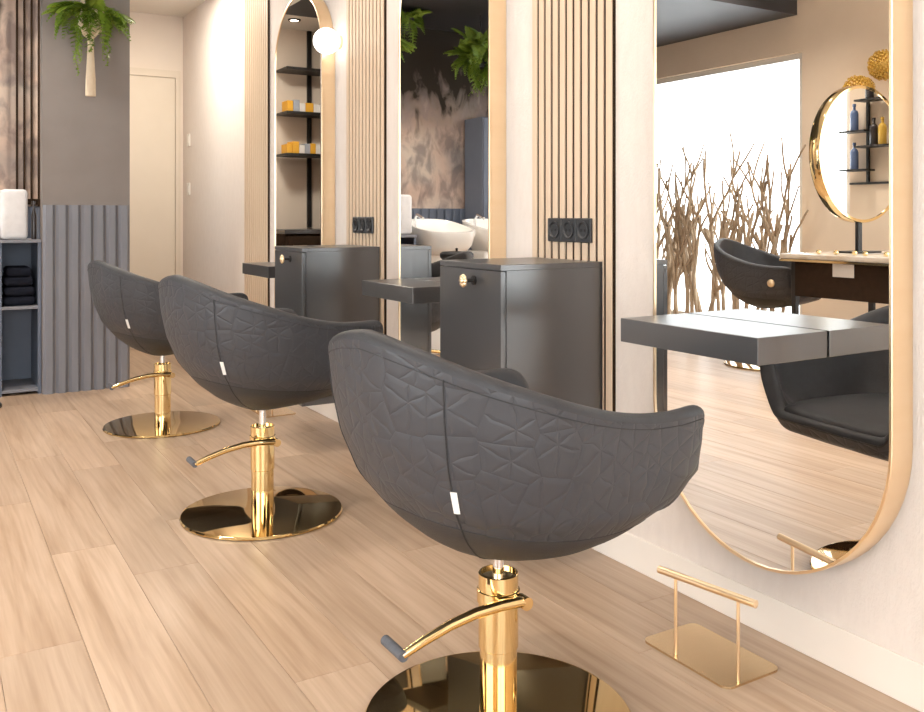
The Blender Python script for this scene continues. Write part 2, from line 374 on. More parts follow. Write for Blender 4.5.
window_x('window_1', XL, W1, 1); window_x('window_2', XL, W2, 2)
o = struct('window_3', boxes([(SF[0], SF[0] + .06, YR - .1, YR - .04, SF[2], SF[3]), (SF[1] - .06, SF[1], YR - .1, YR - .04, SF[2], SF[3]), (SF[0], SF[1], YR - .1, YR - .04, SF[2], SF[2] + .06), (SF[0], SF[1], YR - .1, YR - .04, SF[3] - .06, SF[3]),
    (-.43, -.37, YR - .1, YR - .04, SF[2], SF[3])]), 'black')
for a, b in ((SF[0], -.4), (-.4, SF[1])):
    link('pane', box(a + .03, b - .03, YR - .074, YR - .066, SF[2] + .03, SF[3] - .03), 'glass', o)
# far wall and its door
struct('wall_far', box(XL, XW, YF, YF + .15, -.12, ZC + .1), 'wall_hall')
d1 = struct('door_1', box(1.13, 1.80, YF - .03, YF, 0.0, 2.22, 0.004), 'door_paint')
link('door_frame', boxes([(1.05, 1.125, YF - .022, YF - .001, 0, 2.225), (1.805, 1.845, YF - .022, YF - .001, 0, 2.225), (1.05, 1.845, YF - .022, YF - .001, 2.2255, 2.285)]), 'door_paint', d1)
link('door_handle', tube([(1.2, YF - .03, 1.02), (1.2, YF - .07, 1.02), (1.30, YF - .07, 1.02)], 0.009, 8), 'chrome', d1)
# ceilings
struct('ceiling', box(XL, XW, YR, YS, ZC, ZC + .1), 'ceiling_white')
struct('ceiling_hall', boxes([(1.10, XW, YS, YF, ZS, ZC + .1), (XL, 1.10, YP + .1, YF, ZS, ZC + .1)]), 'ceiling_white')
struct('ceiling_wash', box(XL, 1.10, YS, YP + .1, ZS, ZC + .1), 'soffit_dark')
# partition with the printed mural, grey boarding below
XPE = 0.72
part = struct('wall_partition', box(XL, XPE, YP, YP + .1, 0, ZS), 'mural')
lo = 1.147
link('wainscot_back', box(XL, XPE, YP - .012, YP, 0, lo), 'blue_grey', part)
bw = 0.08; bm_ = box(-0.028, 0.028, -0.03, -0.012, 0.0, lo, 0.006); bm_.materials.append(M['blue_grey'])
k = 0
while XPE - bw * (k + .5) > XL + .05:
    link('board', bm_, None, part, (XPE - bw * (k + .5), YP, 0)); k += 1
# grey pier with fluted boarding
CX0, CX1, CY0, CY1 = 0.625, 1.130, 5.98, 6.10
pier = struct('wall_pier', box(CX0, CX1, CY0, CY1, 0, ZS), 'grey_paint')
nb = 7; bw2 = (CX1 - CX0) / nb
def flute_mesh():
    bm = bmesh.new(); h = bw2 / 2 - 0.002; prof = [(-h, 0), (-h + .016, -0.02), (h - .016, -0.02), (h, 0)]
    a = [bm.verts.new((px, py, 0)) for px, py in prof]; b = [bm.verts.new((px, py, lo)) for px, py in prof]
    for i in range(4):
        j = (i + 1) % 4; bm.faces.new((a[i], a[j], b[j], b[i]))
    bm.faces.new(a); bm.faces.new(b); return to_mesh(bm)
fm = flute_mesh(); fm.materials.append(M['grey_board'])
for i in range(nb):
    link('fluted_board', fm, None, pier, (CX0 + bw2 * (i + .5), CY0, 0))

# ------------------------------------------------------------------ slatted wall panels
def slat_panel(y0, n, label):
    t = thing('slat_panel', label, 'wall panel', (XW, y0, 0), group='oak slat panels on the mirror wall')
    L = n * 0.04
    link('backing', box(-0.0124, -0.0005, 0.006, L - .006, 0.104, ZC - .01), 'slat_back', t)
    for i in range(n):
        o = link('slat', slat_me, None, t, (0, 0.02 + i * 0.04, 0))
    return t
slat_me = box(-0.018, -0.0125, -0.0136, 0.0136, 0.104, ZC - .01, 0.0008); slat_me.materials.append(M['slat_oak'])
slat_panel(2.172, 11, 'light oak slatted wall panel behind the cabinet beside the big mirror')
slat_panel(3.800, 11, 'light oak slatted wall panel behind the cabinet beside the arched mirror with globe lamp')
slat_panel(5.455, 12, 'light oak slatted wall panel next to the plain hallway wall, no socket')

# ------------------------------------------------------------------ mirrors
MX = 1.799; MW, MZ0, MZ1 = 0.742, 0.200, 2.315
def stadium(w_, z0, z1, n=28):
    r = w_ / 2; pts = []
    for i in range(n + 1):
        a = PI + PI * i / n; pts.append((r * math.cos(a), z0 + r + r * math.sin(a)))
    for i in range(n + 1):
        a = PI * i / n; pts.append((r * math.cos(a), z1 - r + r * math.sin(a)))
    return pts
def make_mirror(y, label):
    t = thing('wall_mirror', label, 'mirror', (XW, y, 0), group='tall pill shaped mirrors along the wall')
    out = stadium(MW, MZ0, MZ1); inn = stadium(MW - 0.014, MZ0 + .007, MZ1 - .007)
    bm = bmesh.new(); dep = XW - MX + .004
    A = [bm.verts.new((-0.001, p, z)) for p, z in out]; B = [bm.verts.new((-dep + .0015, p, z)) for p, z in out]
    B2 = [bm.verts.new((-dep, p * .996, MZ0 + (z - MZ0) * 1.0)) for p, z in out]
    Ci = [bm.verts.new((-dep, p, z)) for p, z in inn]; D = [bm.verts.new((-dep + .006, p, z)) for p, z in inn]
    n = len(A)
    for P, Q in ((A, B), (B, B2), (B2, Ci), (Ci, D)):
        for i in range(n):
            j = (i + 1) % n; bm.faces.new((P[i], P[j], Q[j], Q[i]))
    link('frame', to_mesh(bm, smooth=True, angle=0.6), 'brass', t)
    bm = bmesh.new(); f = bm.faces.new([bm.verts.new((-(XW - MX), p, z)) for p, z in stadium(MW - .012, MZ0 + .006, MZ1 - .006)])
    bmesh.ops.recalc_face_normals(bm, faces=[f])
    r = bmesh.ops.extrude_face_region(bm, geom=[f])
    for v in r['geom']:
        if isinstance(v, bmesh.types.BMVert): v.co.x += 0.004
    link('glass', to_mesh(bm), 'mirror', t)
    return t
ST = (1.575, 3.183, 4.805)
make_mirror(ST[0] - .016, 'tall pill shaped mirror in pale brass frame behind the shelf over the footrest')
make_mirror(ST[1] - .016, 'tall pill shaped brass mirror reflecting the wash basins and mural')
make_mirror(ST[2] - .016, 'tall pill shaped brass mirror with a glowing globe lamp on its frame')

# shelves fixed to the mirrors
SHL = ['dark graphite shelf on the mirror above the brass footrest, near the round mirror reflection',
       'dark graphite shelf on the mirror reflecting the wash basins, beside a cabinet',
       'dark graphite shelf on the mirror with the globe lamp, next to the hallway']
for y, lb in zip(ST, SHL):
    o = thing('mirror_shelf', lb, 'shelf', (MX, y, .753), group='floating graphite shelves on the mirrors')
    link('board', box(1.562 - MX, -.004, -0.225, 0.225, 0, 0.061, 0.0012), 'graphite', o)
    link('bracket', box(-.004, -.0003, -0.220, 0.220, .004, 0.057), 'black', o)

# ------------------------------------------------------------------ cabinets
def make_cabinet(y0, label):
    t = thing('wall_cabinet', label, 'cabinet', (0, y0, 0), group='graphite wall cabinets on slat panels')
    x0, x1, W, z0, z1 = 1.466, XW - .019, 0.365, 0.222, 0.935
    T = 0.018
    link('body', boxes([(x0 + .02, x1, 0, T, z0, z1 - T), (x0 + .02, x1, W - T, W, z0, z1 - T), (x0 + .02, x1, T, W - T, z0, z0 + T), (x1 - T, x1, T, W - T, z0 + T, z1 - T)]), 'graphite', t)
    link('top', box(x0, x1, 0, W, z1 - T, z1, 0.0012), 'graphite', t)
    d = link('door', box(x0, x0 + .018, 0.0008, W - 0.0008, z0, z1 - T - .002, 0.001), 'graphite', t)
    kz, ky = 0.881, 0.150
    p = lathe([(0, 0), (0.015, 0), (0.015, .004), (0.006, .005), (0.005, .034), (0, .034)], 20)
    q = link('knob_stem', p, 'black', d, (x0, ky, kz), (0, -PI / 2, 0))
    bm = bmesh.new()
    for i in range(8):
        a = 2 * PI * i / 8
        r = bmesh.ops.create_uvsphere(bm, u_segments=10, v_segments=6, radius=0.0085)
        for v in r['verts']: v.co = Vector((v.co.x * .8 - .004, v.co.y + .0125 * math.cos(a), v.co.z + .0125 * math.sin(a)))
    r = bmesh.ops.create_uvsphere(bm, u_segments=12, v_segments=8, radius=0.0095)
    for v in r['verts']: v.co.x = v.co.x * .9 - .007
    kn = link('knob', to_mesh(bm, smooth=True), 'brass', d, (x0 - .036, ky, kz)); kn['label'] = 'pale gold flower shaped knob'
    return t
make_cabinet(2.22, 'dark graphite wall cabinet with flower knob beside the largest mirror, under a socket')
make_cabinet(3.842, 'dark graphite wall cabinet with flower knob in front of the globe lamp mirror')

# sockets on the slats
def socket(y, z, label):
    t = thing('triple_socket', label, 'socket', (XW - .0182, y, z), group='black triple sockets on the slats')
    for i in (-1, 0, 1):
        pl = link('plate', box(-0.010, 0, -0.0385, 0.0385, -0.040, 0.040, 0.003), 'socket', t, (0, i * 0.078, 0))
        link('outlet_ring', lathe([(0.019, -.004), (0.030, -.004), (0.030, .004), (0.026, .004), (0.021, .0005), (0.019, -.004)], 28), 'socket', pl, (-0.010, 0, 0), (0, -PI / 2, 0))
        link('outlet_pin', boxes([(-.012, -.0095, -.011, -.007, -.004, .004), (-.012, -.0095, .007, .011, -.004, .004)]), 'black', pl)
    return t
socket(2.385, 1.033, 'black triple socket on the oak slats above the cabinet beside the big mirror')
socket(4.020, 1.036, 'black triple socket on the oak slats beside the globe lamp mirror')

# globe lamp
t = thing('globe_lamp', 'round white glowing globe lamp on the brass mirror frame', 'lamp', (XW, 4.352, 1.985))
g = link('globe', sphere(0.068, 32, 20), 'globe', t, (-.078, 0, 0))
link('arm', tube([(-0.0005, 0, 0), (-.014, 0, 0)], 0.034, 20), 'brass', t)

# ------------------------------------------------------------------ styling chairs
def lerp_tab(tab, x):
    if x <= tab[0][0]: return tab[0][1]
    for (a, va), (b, vb) in zip(tab, tab[1:]):
        if x <= b: 
            return va + (vb - va) * (x - a) / (b - a)
    return tab[-1][1]
def smooth_tab(tab, x, wdt):
    return sum(lerp_tab(tab, x + wdt * k / 6) for k in range(-6, 7)) / 13
RIM = [(0, .487), (31, .487), (33, .51), (36, .61), (39, .660), (42, .678), (46, .684), (58, .685), (72, .690), (98, .722), (120, .765), (141, .808), (160, .845), (180, .864)]
PROF = [(0.0, .16), (.03, .28), (.09, .46), (.215, .665), (.40, .845), (.61, .925), (.80, .975), (1.0, 1.0)]
ZB = 0.366; TH = 0.043
def plan(a):          # outer rim radius; a = degrees from the front
    a = abs(a); e = lerp_tab([(0, 5.0), (60, 5.0), (110, 2.5), (180, 2.2)], a)
    c, s = abs(math.cos(math.radians(a))), abs(math.sin(math.radians(a)))
    xa = lerp_tab([(0, .388), (89, .388), (91, .354), (180, .354)], a)
    return ((c / xa) ** e + (s / .325) ** e) ** (-1 / e)
def rimz(a): return smooth_tab(RIM, abs(a), 3.0 if abs(a) < 60 else 12.0)
def profr(v): return smooth_tab(PROF, v, 0.035) if v > .04 else lerp_tab(PROF, v)
def outer(a, v):
    zr = rimz(a) - TH * .35; z = ZB + (zr - ZB) * v
    vv = v * (0.38 + 0.62 * min(1, (zr - ZB) / .30)) if zr - ZB < .30 else v
    R = plan(a); Rr = 0.325
    mixf = min(1, max(0, v / .6)); R = Rr + (R - Rr) * mixf
    full = lerp_tab([(0, .04), (25, .12), (42, .26), (70, .20), (110, .08), (150, 0)], abs(a))   # rounder belly under the arms
    r = R * profr(vv) * (1 + 1.25 * full * (1 - v) ** 2 * min(1, v / .12))
    return r, z
def pol(a, r, z): return (r * math.cos(math.radians(a)), r * math.sin(math.radians(a)), z)
angs = []
a = -180.0
while a < 180 - 1e-6:
    angs.append(a); b = abs(a)
    a += 1.0 if 27 <= b <= 48 else 3.0
NA = len(angs)
def strip(fn, steps, closed_cap=False, uvs=True):
    """fn(a, i) -> (r, z); builds a closed band around the chair"""
    verts = []; faces = []; uv = []
    for a in angs:
        for i in range(steps):
            r, z = fn(a, i); verts.append(pol(a, r, z)); uv.append((math.radians(a) * .33 + 2, z))
    for k in range(NA):
        k2 = (k + 1) % NA
        for i in range(steps - 1):
            faces.append((k * steps + i, k2 * steps + i, k2 * steps + i + 1, k * steps + i + 1))
    me = bpy.data.meshes.new('chair_part'); me.from_pydata(verts, [], faces)
    ul = me.uv_layers.new(name='UVMap')
    for p in me.polygons:
        p.use_smooth = True; ks = [vi // steps for vi in p.vertices]
        wrap = max(ks) == NA - 1 and min(ks) == 0
        for li, vi in zip(p.loop_indices, p.vertices):
            u, v_ = uv[vi]
            if wrap and vi // steps == 0: u += 2 * PI * .33
            ul.data[li].uv = (u, v_)
    return me
VS = 0.285
def shell_fn(a, i): return outer(a, VS + (1 - VS) * i / 27)
def bottom_fn(a, i): 
    if i == 0: return (0.001, ZB - .002)
    return outer(a, VS * (i - 1) / 12)
def lining_fn(a, i):
    r0, z0 = outer(a, 1.0)
    if i <= 8:                         # padded rim: half round from the outer to the inner side
        q = PI * i / 8
        rc = r0 - TH / 2
        return rc + TH / 2 * math.cos(q), z0 + TH * .42 * math.sin(q)
    f = (i - 8) / 8.0
    z = z0 + (min(.50, z0 - .03) - z0) * f
    v = (z - ZB) / (z0 - ZB) if z0 > ZB else 1
    ro, _ = outer(a, max(.25, v))
    return min(r0 - TH, ro - TH * (1 + .25 * f)), z
shell_me = strip(shell_fn, 28); shell_me.materials.append(M['quilt'])
bottom_me = strip(bottom_fn, 14); bottom_me.materials.append(M['leather_plain'])
lining_me = strip(lining_fn, 17); lining_me.materials.append(M['leather_plain'])
def cushion_fn(a, i):
    prof = [(0.0, .520), (.45, .520), (.75, .515), (.92, .503), (1.0, .485), (.97, .465), (.5, .455), (0.0, .455)]
    f, z = prof[i]; zr = rimz(a) - TH * .35
    v = min(1.0, max(.1, (min(z, .49) - ZB) / (zr - ZB))); ro = outer(a, v)[0]
    e = lerp_tab([(0, .012), (34, .016), (50, .030), (180, .034)], abs(a))
    return max(.001, (ro - e) * f), z
cushion_me = strip(cushion_fn, 8); cushion_me.materials.append(M['leather_plain'])
def seam_path(a, v0, v1, n=30, off=.0008):
    out = []
    for i in range(n + 1):
        r, z = outer(a, v0 + (v1 - v0) * i / n); out.append(pol(a, r + off, z))
    return out
seam_v = [tube(seam_path(s * 147, .01, .97), 0.0016, 6) for s in (-1, 1)]
seam_h = tube([pol(a, outer(a, VS)[0] + .0004, outer(a, VS)[1]) for a in angs if abs(a) > 50 or abs(a) < 28], 0.0009, 6, closed=True)
seam_r = tube([pol(a, outer(a, .965)[0] + .0004, outer(a, .965)[1]) for a in angs], 0.0009, 6, closed=True)
def tag_me():
    bm = bmesh.new(); pts = []
    for v in (.385, .49):
        r, z = outer(-147, v)
        for da in (-0.3, 2.0): pts.append(Vector(pol(-147 + da, r + .0035, z)))
    nrm = Vector((math.cos(math.radians(-146)), math.sin(math.radians(-146)), 0)) * .0015
    lo_ = [bm.verts.new(p) for p in pts]; hi = [bm.verts.new(p + nrm) for p in pts]
    for q in ((lo_[0], lo_[1], lo_[3], lo_[2]), (hi[0], hi[1], hi[3], hi[2])): bm.faces.new(q)
    for i, j in ((0, 1), (1, 3), (3, 2), (2, 0)): bm.faces.new((lo_[i], lo_[j], hi[j], hi[i]))
    return to_mesh(bm)
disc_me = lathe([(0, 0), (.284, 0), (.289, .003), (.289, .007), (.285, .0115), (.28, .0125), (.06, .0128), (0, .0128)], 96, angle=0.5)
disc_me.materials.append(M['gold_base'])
col_me = lathe([(0, .0128), (.040, .0128), (.040, .16), (.0428, .162), (.0428, .3175), (.0412, .319), (.038, .319), (.038, .313), (.0, .313)], 48, angle=0.5)
col_me.materials.append(M['gold'])
piston_me = lathe([(0, .22), (.0125, .22), (.0125, .372), (0, .372)], 24); piston_me.materials.append(M['chrome'])
plate_me = box(-.09, .09, -.09, .09, 0.352, 0.366, .003); plate_me.materials.append(M['black'])
lev = [(.036, -.046, .262), (.02, -.050, .268), (-.03, -.053, .272), (-.09, -.053, .270), (-.15, -.053, .260), (-.21, -.053, .243), (-.258, -.053, .226)]
lever_me = tube(lev, [.0105, .0115, .0115, .011, .0105, .0095, .0085], 12); lever_me.materials.append(M['gold'])
pivot_me = tube([(.036, -.058, .262), (.036, -.030, .262)], .014, 16); pivot_me.materials.append(M['gold'])
grip_me = tube([(-.258, -.060, .226), (-.258, .022, .226)], .0105, 14); grip_me.materials.append(M['rubber'])
ring_me = lathe([(.0428, .258), (.0462, .259), (.0462, .283), (.0428, .284)], 40); ring_me.materials.append(M['gold'])
tm = tag_me(); tm.materials.append(M['tag'])
for q in seam_v + [seam_h, seam_r]: q.materials.append(M['seam'])
def make_chair(name, label, loc, rz, group, lift=0.0):
    t = thing(name, label, 'chair', loc, rz, group)
    L = (0, 0, lift)
    sh = link('shell', shell_me, None, t, L); sh['label'] = 'quilted charcoal outer shell'
    for q in seam_v: link('seam', q, None, sh)
    link('piping', seam_r, None, sh); link('piping', seam_h, None, sh)
    tg = link('brand_tag', tm, None, sh); tg['label'] = 'small white cloth tag'
    link('underside', bottom_me, None, t, L); link('lining', lining_me, None, t, L); link('seat_cushion', cushion_me, None, t, L)
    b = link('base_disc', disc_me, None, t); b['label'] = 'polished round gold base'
    c = link('column', col_me, None, t); link('collar', ring_me, None, c)
    link('piston', piston_me, None, t, L)
    lv = link('pedal_lever', lever_me, None, t, None, (0, 0, -rz if abs(rz) < 1 else 0)); link('pivot', pivot_me, None, lv); link('grip', grip_me, None, lv)['label'] = 'grey rubber foot grip'
    return t
G = 'quilted charcoal chairs in front of the mirrors'
make_chair('styling_chair', 'quilted charcoal tub chair facing the mirror with the brass footrest', (1.058, 1.612, 0), math.radians(8), G)
make_chair('styling_chair', 'quilted charcoal tub chair facing the wash basin mirror, between the two other chairs', (1.062, 3.18, 0), math.radians(13), G, .018)
make_chair('styling_chair', 'quilted charcoal tub chair facing the globe lamp mirror, beside the grey fluted pier', (1.066, 4.783, 0), math.radians(12), G)
oc = make_chair('styling_chair', 'charcoal tub chair with a gold button beside the marble table, before the branches', (-1.64, 4.46, 0), math.radians(256), 'chairs at the marble table', 0.05)
bt = link('button', sphere(.028, 16, 10, (1, .4, 1)), 'brass', oc, pol(58, outer(58, .72)[0], .62)); bt['label'] = 'gold button'

# ------------------------------------------------------------------ footrest
t = thing('footrest', 'brass footrest with a round bar and two posts on a flat plate', 'footrest', (1.66, 1.585, 0))
bm = bmesh.new()
def rrect(x0, x1, y0, y1, r, n=5):
    pts = []
    for cx, cy, a0 in ((x1 - r, y1 - r, 0), (x0 + r, y1 - r, 90), (x0 + r, y0 + r, 180), (x1 - r, y0 + r, 270)):
        for i in range(n + 1):
            q = math.radians(a0 + 90 * i / n); pts.append((cx + r * math.cos(q), cy + r * math.sin(q)))
    return pts
def slab(pts, z0, z1):
    bm = bmesh.new(); a = [bm.verts.new((x, y, z0)) for x, y in pts]; b = [bm.verts.new((x, y, z1)) for x, y in pts]
    bm.faces.new(a); bm.faces.new(b); n = len(a)
    for i in range(n): bm.faces.new((a[i], a[(i + 1) % n], b[(i + 1) % n], b[i]))
    return to_mesh(bm)
link('plate', slab(rrect(-.092, .092, -.142, .142, .022), 0, .006), 'brass_sheet', t)
pA, pB = (-.075, .038), (-.045, -.140 + .008)
for px, py in (pA, pB): link('post', tube([(px, py, .005), (px, py, .196)], .0042, 10), 'brass', t)
dx, dy = (pA[0] - pB[0]), (pA[1] - pB[1]); Ln = math.hypot(dx, dy); ux, uy = dx / Ln, dy / Ln
link('bar', tube([(pA[0] + ux * .05, pA[1] + uy * .05, .199), (pB[0] - ux * .046, pB[1] - uy * .046, .199)], .0092, 18), 'brass', t)['label'] = 'round brass foot bar'
# same footrest at the next station, mostly hidden behind a chair
def copy_footrest(y, label):
    c = copy_tree(t); c.location = (1.66, y, 0); c['label'] = label; c['group'] = 'brass footrests'; return c
t['group'] = 'brass footrests'; t['label'] = 'brass footrest standing below the largest mirror'
copy_footrest(1.585 + 1.608, 'brass footrest on the floor behind the chair before the wash basin mirror')
copy_footrest(1.585 + 3.225, 'brass footrest on the floor behind the chair before the globe lamp mirror')

# ------------------------------------------------------------------ hallway switches
for z, lb in ((1.70, 'small white thermostat on the hallway wall'), (1.30, 'small white light switch on the hallway wall')):
    o = thing('wall_switch', lb, 'switch', (XW, 7.45, z))
    link('plate', box(-.010, -.0005, -.04, .04, -.05, .05, .003), 'white_plastic', o); link('rocker', box(-.014, -.010, -.022, .022, -.028, .028, .002), 'white_plastic', o)

# ------------------------------------------------------------------ plants
def frond_mesh(L, droop, leaf, seed, n=16):
    r = random.Random(seed); bm = bmesh.new(); pts = []
    for i in range(n + 1):
        s = i / n; pts.append(Vector((L * s * (1 - .35 * droop * s), 0, L * (.28 * s - droop * s * s))))
    tube_bm(bm, pts, [.003 * (1 - .8 * i / n) + .0006 for i in range(n + 1)], 5)
    for i in range(1, n + 1):
        s = i / n; ln = leaf * math.sin(PI * min(1, .15 + .85 * s)) + leaf * .25
        for sd in (-1, 1):
            p = pts[i]; d = Vector((.45 + .2 * r.random(), sd, -.25 - .4 * r.random())).normalized(); wv = Vector((1, 0, .2)).normalized() * ln * .26
            a = bm.verts.new(p); b = bm.verts.new(p + d * ln * .5 + wv + Vector((0, 0, .006))); c = bm.verts.new(p + d * ln); e = bm.verts.new(p + d * ln * .5 - wv)
            bm.faces.new((a, b, c, e))
    me = bpy.data.meshes.new('frond'); bm.to_mesh(me); bm.free(); me.materials.append(M['leaf']); return me
FR = [frond_mesh(.34, .35, .07, 1), frond_mesh(.32, .75, .065, 2), frond_mesh(.28, 1.3, .06, 3), frond_mesh(.22, .1, .06, 4)]
def fern(t, n, scale, z, seed, tilt=.25):
    r = random.Random(seed)
    for i in range(n):
        me = FR[i % 4]; o = link('frond', me, None, t, (0, 0, z + r.uniform(-.02, .03)), (0, r.uniform(-tilt, tilt * (1 if tilt < .5 else .8)), 2 * PI * (i * .381 + r.uniform(-.05, .05))))
        k = scale * r.uniform(.8, 1.15); o.scale = (k, k, k)
# hanging macrame planter in front of the pier
PX, PY = 0.868, 5.78
t = thing('hanging_planter', 'fern in a cream macrame hanger before the grey pier', 'plant', (PX, PY, 1.80))
link('pot', lathe([(0, .375), (.05, .375), (.066, .40), (.076, .46), (.076, .51), (.070, .51), (.066, .47), (0, .47)], 28), 'macrame', t)
for i in range(4):
    a = PI / 4 + PI / 2 * i; c, s = math.cos(a), math.sin(a)
    link('cord', tube([(0, 0, .34), (c * .045, s * .045, .372), (c * .083, s * .083, .45), (c * .083, s * .083, .50), (c * .05, s * .05, .60), (c * .006, s * .006, .72), (0, 0, ZS - 1.80 - .002)], .0085, 7), 'macrame', t)
link('tassel', lathe([(0, .0), (.030, .0), (.028, .10), (.020, .25), (.017, .31), (.02, .335), (.014, .36), (0, .37)], 20), 'macrame', t)
link('ceiling_hook', lathe([(0, ZS - 1.808), (.03, ZS - 1.808), (.03, ZS - 1.8), (0, ZS - 1.8)], 16), 'black', t)
fern(t, 30, 0.95, .51, 11)
def strand(L, seed):
    r = random.Random(seed); bm = bmesh.new(); n = 22
    pts = [Vector((.010 * math.sin(i * .6 + seed), .008 * math.cos(i * .5), -L * i / n)) for i in range(n + 1)]
    tube_bm(bm, pts, .002, 5)
    for i in range(1, n + 1):
        for k in range(3):
            a = r.random() * 2 * PI; d = Vector((math.cos(a), math.sin(a), -.9)).normalized(); ln = .034 * (1.1 - .5 * i / n)
            s_ = Vector((-math.sin(a), math.cos(a), 0)) * ln * .3; p = pts[i]
            bm.faces.new([bm.verts.new(q) for q in (p, p + d * ln * .5 + s_, p + d * ln, p + d * ln * .5 - s_)])
    me = bpy.data.meshes.new('strand'); bm.to_mesh(me); bm.free(); me.materials.append(M['leaf']); return me
for (sx, sy, L, sd) in ((-.085, -.05, .41, 1), (-.075, -.07, .34, 7), (.075, -.075, .34, 2), (.09, -.05, .26, 8), (-.012, -.095, .27, 3), (-.03, -.09, .20, 9), (-.05, -.075, .14, 4), (.11, -.02, .16, 6)):
    link('trailing_vine', strand(L, sd), None, t, (sx, sy, .53))
# ferns of the wash area
for (px, py, pz, sc_, sd, lb) in ((-.36, 6.30, 2.36, .95, 21, 'big bushy green fern hanging from the dark ceiling'), (.27, 6.45, 2.62, .75, 22, 'small green fern hanging close to the dark ceiling')):
    t = thing('hanging_fern', lb, 'plant', (px, py, pz), group='ferns under the dark ceiling')
    link('pot', lathe([(0, -.06), (.06, -.06), (.08, .05), (.074, .05), (.06, -.02), (0, -.02)], 20), 'black', t)
    link('cord', tube([(0, 0, -.02), (0, 0, ZS - pz)], .004, 6), 'black', t)
    fern(t, 90 if sc_ > .9 else 34, sc_, .05, sd, 1.1 if sc_ > .9 else .5)

# ------------------------------------------------------------------ shelving niche beside the pier
t = thing('towel_shelf', 'blue grey open shelf unit beside the fluted pier', 'shelf', (0, 0, 0))
x0, x1, y0, y1 = 0.39, CX0 - .002, 6.02, 6.42
link('side_panel', box(x1 - .018, x1, y0, y1, 0, .918), 'blue_grey', t); link('side_panel', box(x0, x0 + .018, y0, y1, 0, .918), 'blue_grey', t)
link('back_panel', box(x0 + .018, x1 - .018, y1 - .012, y1, .0, .918), 'blue_grey', t)
for z in (.035, .535): link('shelf_board', box(x0 + .018, x1 - .018, y0, y1 - .012, z - .018, z, .001), 'grey_board', t)
link('top_board', box(x0, x1, y0 - .01, y1, .9185, .9365, .001), 'grey_board', t)
for i, (z, sx, dxx) in enumerate(((.5355, .088, 0), (.595, .084, .003), (.654, .080, -.003), (.712, .07, .0))):
    me = box(-sx, sx, -.14, .14, 0, .056, .022, 3)
    o = link('folded_towel', me, 'towel_black', None, ((x0 + x1) / 2 + dxx, 6.19, z + .0))
    tag(o, ['lowest black towel of the folded pile on the shelf', 'black towel second from the bottom of the folded pile', 'black towel second from the top of the folded pile', 'topmost black towel of the folded pile on the shelf'][i], 'towel', 'folded black towels on the shelf')
for i, (xc, wx, hz, lb) in enumerate(((.478, .075, .305, 'upright folded white towel on the shelf top beside a bottle'),)):
    o = link('white_towel', box(-wx, wx, -.12, .12, 0, hz, .025, 3), 'towel_white', None, (xc, 6.17, .937)); tag(o, lb.replace('rolled', 'upright folded'), 'towel', 'white towels on the shelf top')
o = link('spray_bottle', lathe([(0, 0), (.014, 0), (.015, .01), (.015, .15), (.007, .18), (.007, .21), (.012, .212), (.012, .235), (0, .235)], 20), 'bottle_dark', None, (.590, 6.10, .937)); tag(o, 'slim dark bottle beside the white towel on the shelf', 'bottle')
# brown slats on the mural beside the pier
t = thing('mural_slats', 'thin dark brown upright slats in front of the mural', 'wall panel', (0, YP, 0))
for i in range(4): link('slat', box(.560 + i * .046, .573 + i * .046, -.05, -.031, 1.147, ZS - .002, .001), 'slat_back', t)
link('rail', box(.55, .72, -.031, -.0005, 1.16, 1.20), 'slat_back', t)

# ------------------------------------------------------------------ wash area
def wash_unit(x, y, label):
    t = thing('wash_basin', label, 'basin', (x, y, 0), group='white wash basins')
    link('pedestal', box(-.22, .22, -.05, .30, 0, .80, .03, 3), 'ceramic', t)
    bm = bmesh.new(); n = 28; rings = []
    for (s, z, oy) in ((.70, .78, 0), (.92, .84, 0), (1.0, .93, 0), (1.0, .955, 0), (.93, .957, 0), (.84, .91, .01), (.6, .86, .02), (.02, .85, .02)):
        ring = []
        for i in range(n):
            a = 2 * PI * i / n; c, s2 = math.cos(a), math.sin(a)
            rx = .25 * abs(c) ** .6 * (1 if c > 0 else -1); ry = .29 * abs(s2) ** .6 * (1 if s2 > 0 else -1)
            ring.append(bm.verts.new((rx * s, .10 + ry * s + oy, z + (.10 * (ry + .29) / .58 if z > .83 else 0))))
        rings.append(ring)
    for A, B in zip(rings, rings[1:]):
        for i in range(n): bm.faces.new((A[i], A[(i + 1) % n], B[(i + 1) % n], B[i]))
    bm.faces.new(rings[0]); bm.faces.new(rings[-1])
    link('bowl', to_mesh(bm, smooth=True, angle=.9), 'ceramic', t)
    link('tap', tube([(0.10, .30, .93), (.10, .30, 1.05), (.10, .26, 1.09), (.10, .16, 1.06)], .012, 10), 'chrome', t)
    return t
wash_unit(.09, 6.12, 'white ceramic wash basin before the mural nearer the towel shelf')
wash_unit(-.48, 6.12, 'white ceramic wash basin next to the tall blue cabinet')
t = thing('tall_cabinet', 'tall blue grey cabinet standing against the mural by the basins', 'cabinet', (-.94, YP - .032, 0))
link('body', box(-.33, .33, -.30, 0, 0, 1.95, .003), 'blue_grey', t); dd = link('door', box(-.325, .325, -.318, -.3005, .06, 1.94, .002), 'blue_grey', t)
link('handle', tube([(.28, -.335, 1.0), (.28, -.335, 1.2)], .006, 8), 'black', dd)
t = thing('round_stool', 'black round stool with low backrest stem before the wash basins', 'stool', (.20, 5.74, 0))
link('seat', lathe([(0, .76), (.11, .76), (.125, .775), (.125, .80), (.11, .815), (0, .818)], 32), 'leather_plain', t); link('column', lathe([(0, .02), (.02, .02), (.02, .76), (0, .76)], 16), 'black', t)
link('seat_knob', lathe([(0, .817), (.008, .817), (.010, .84), (0, .845)], 12), 'black', t); link('base', lathe([(0, 0), (.19, 0), (.19, .012), (.03, .022), (0, .022)], 32), 'black', t)

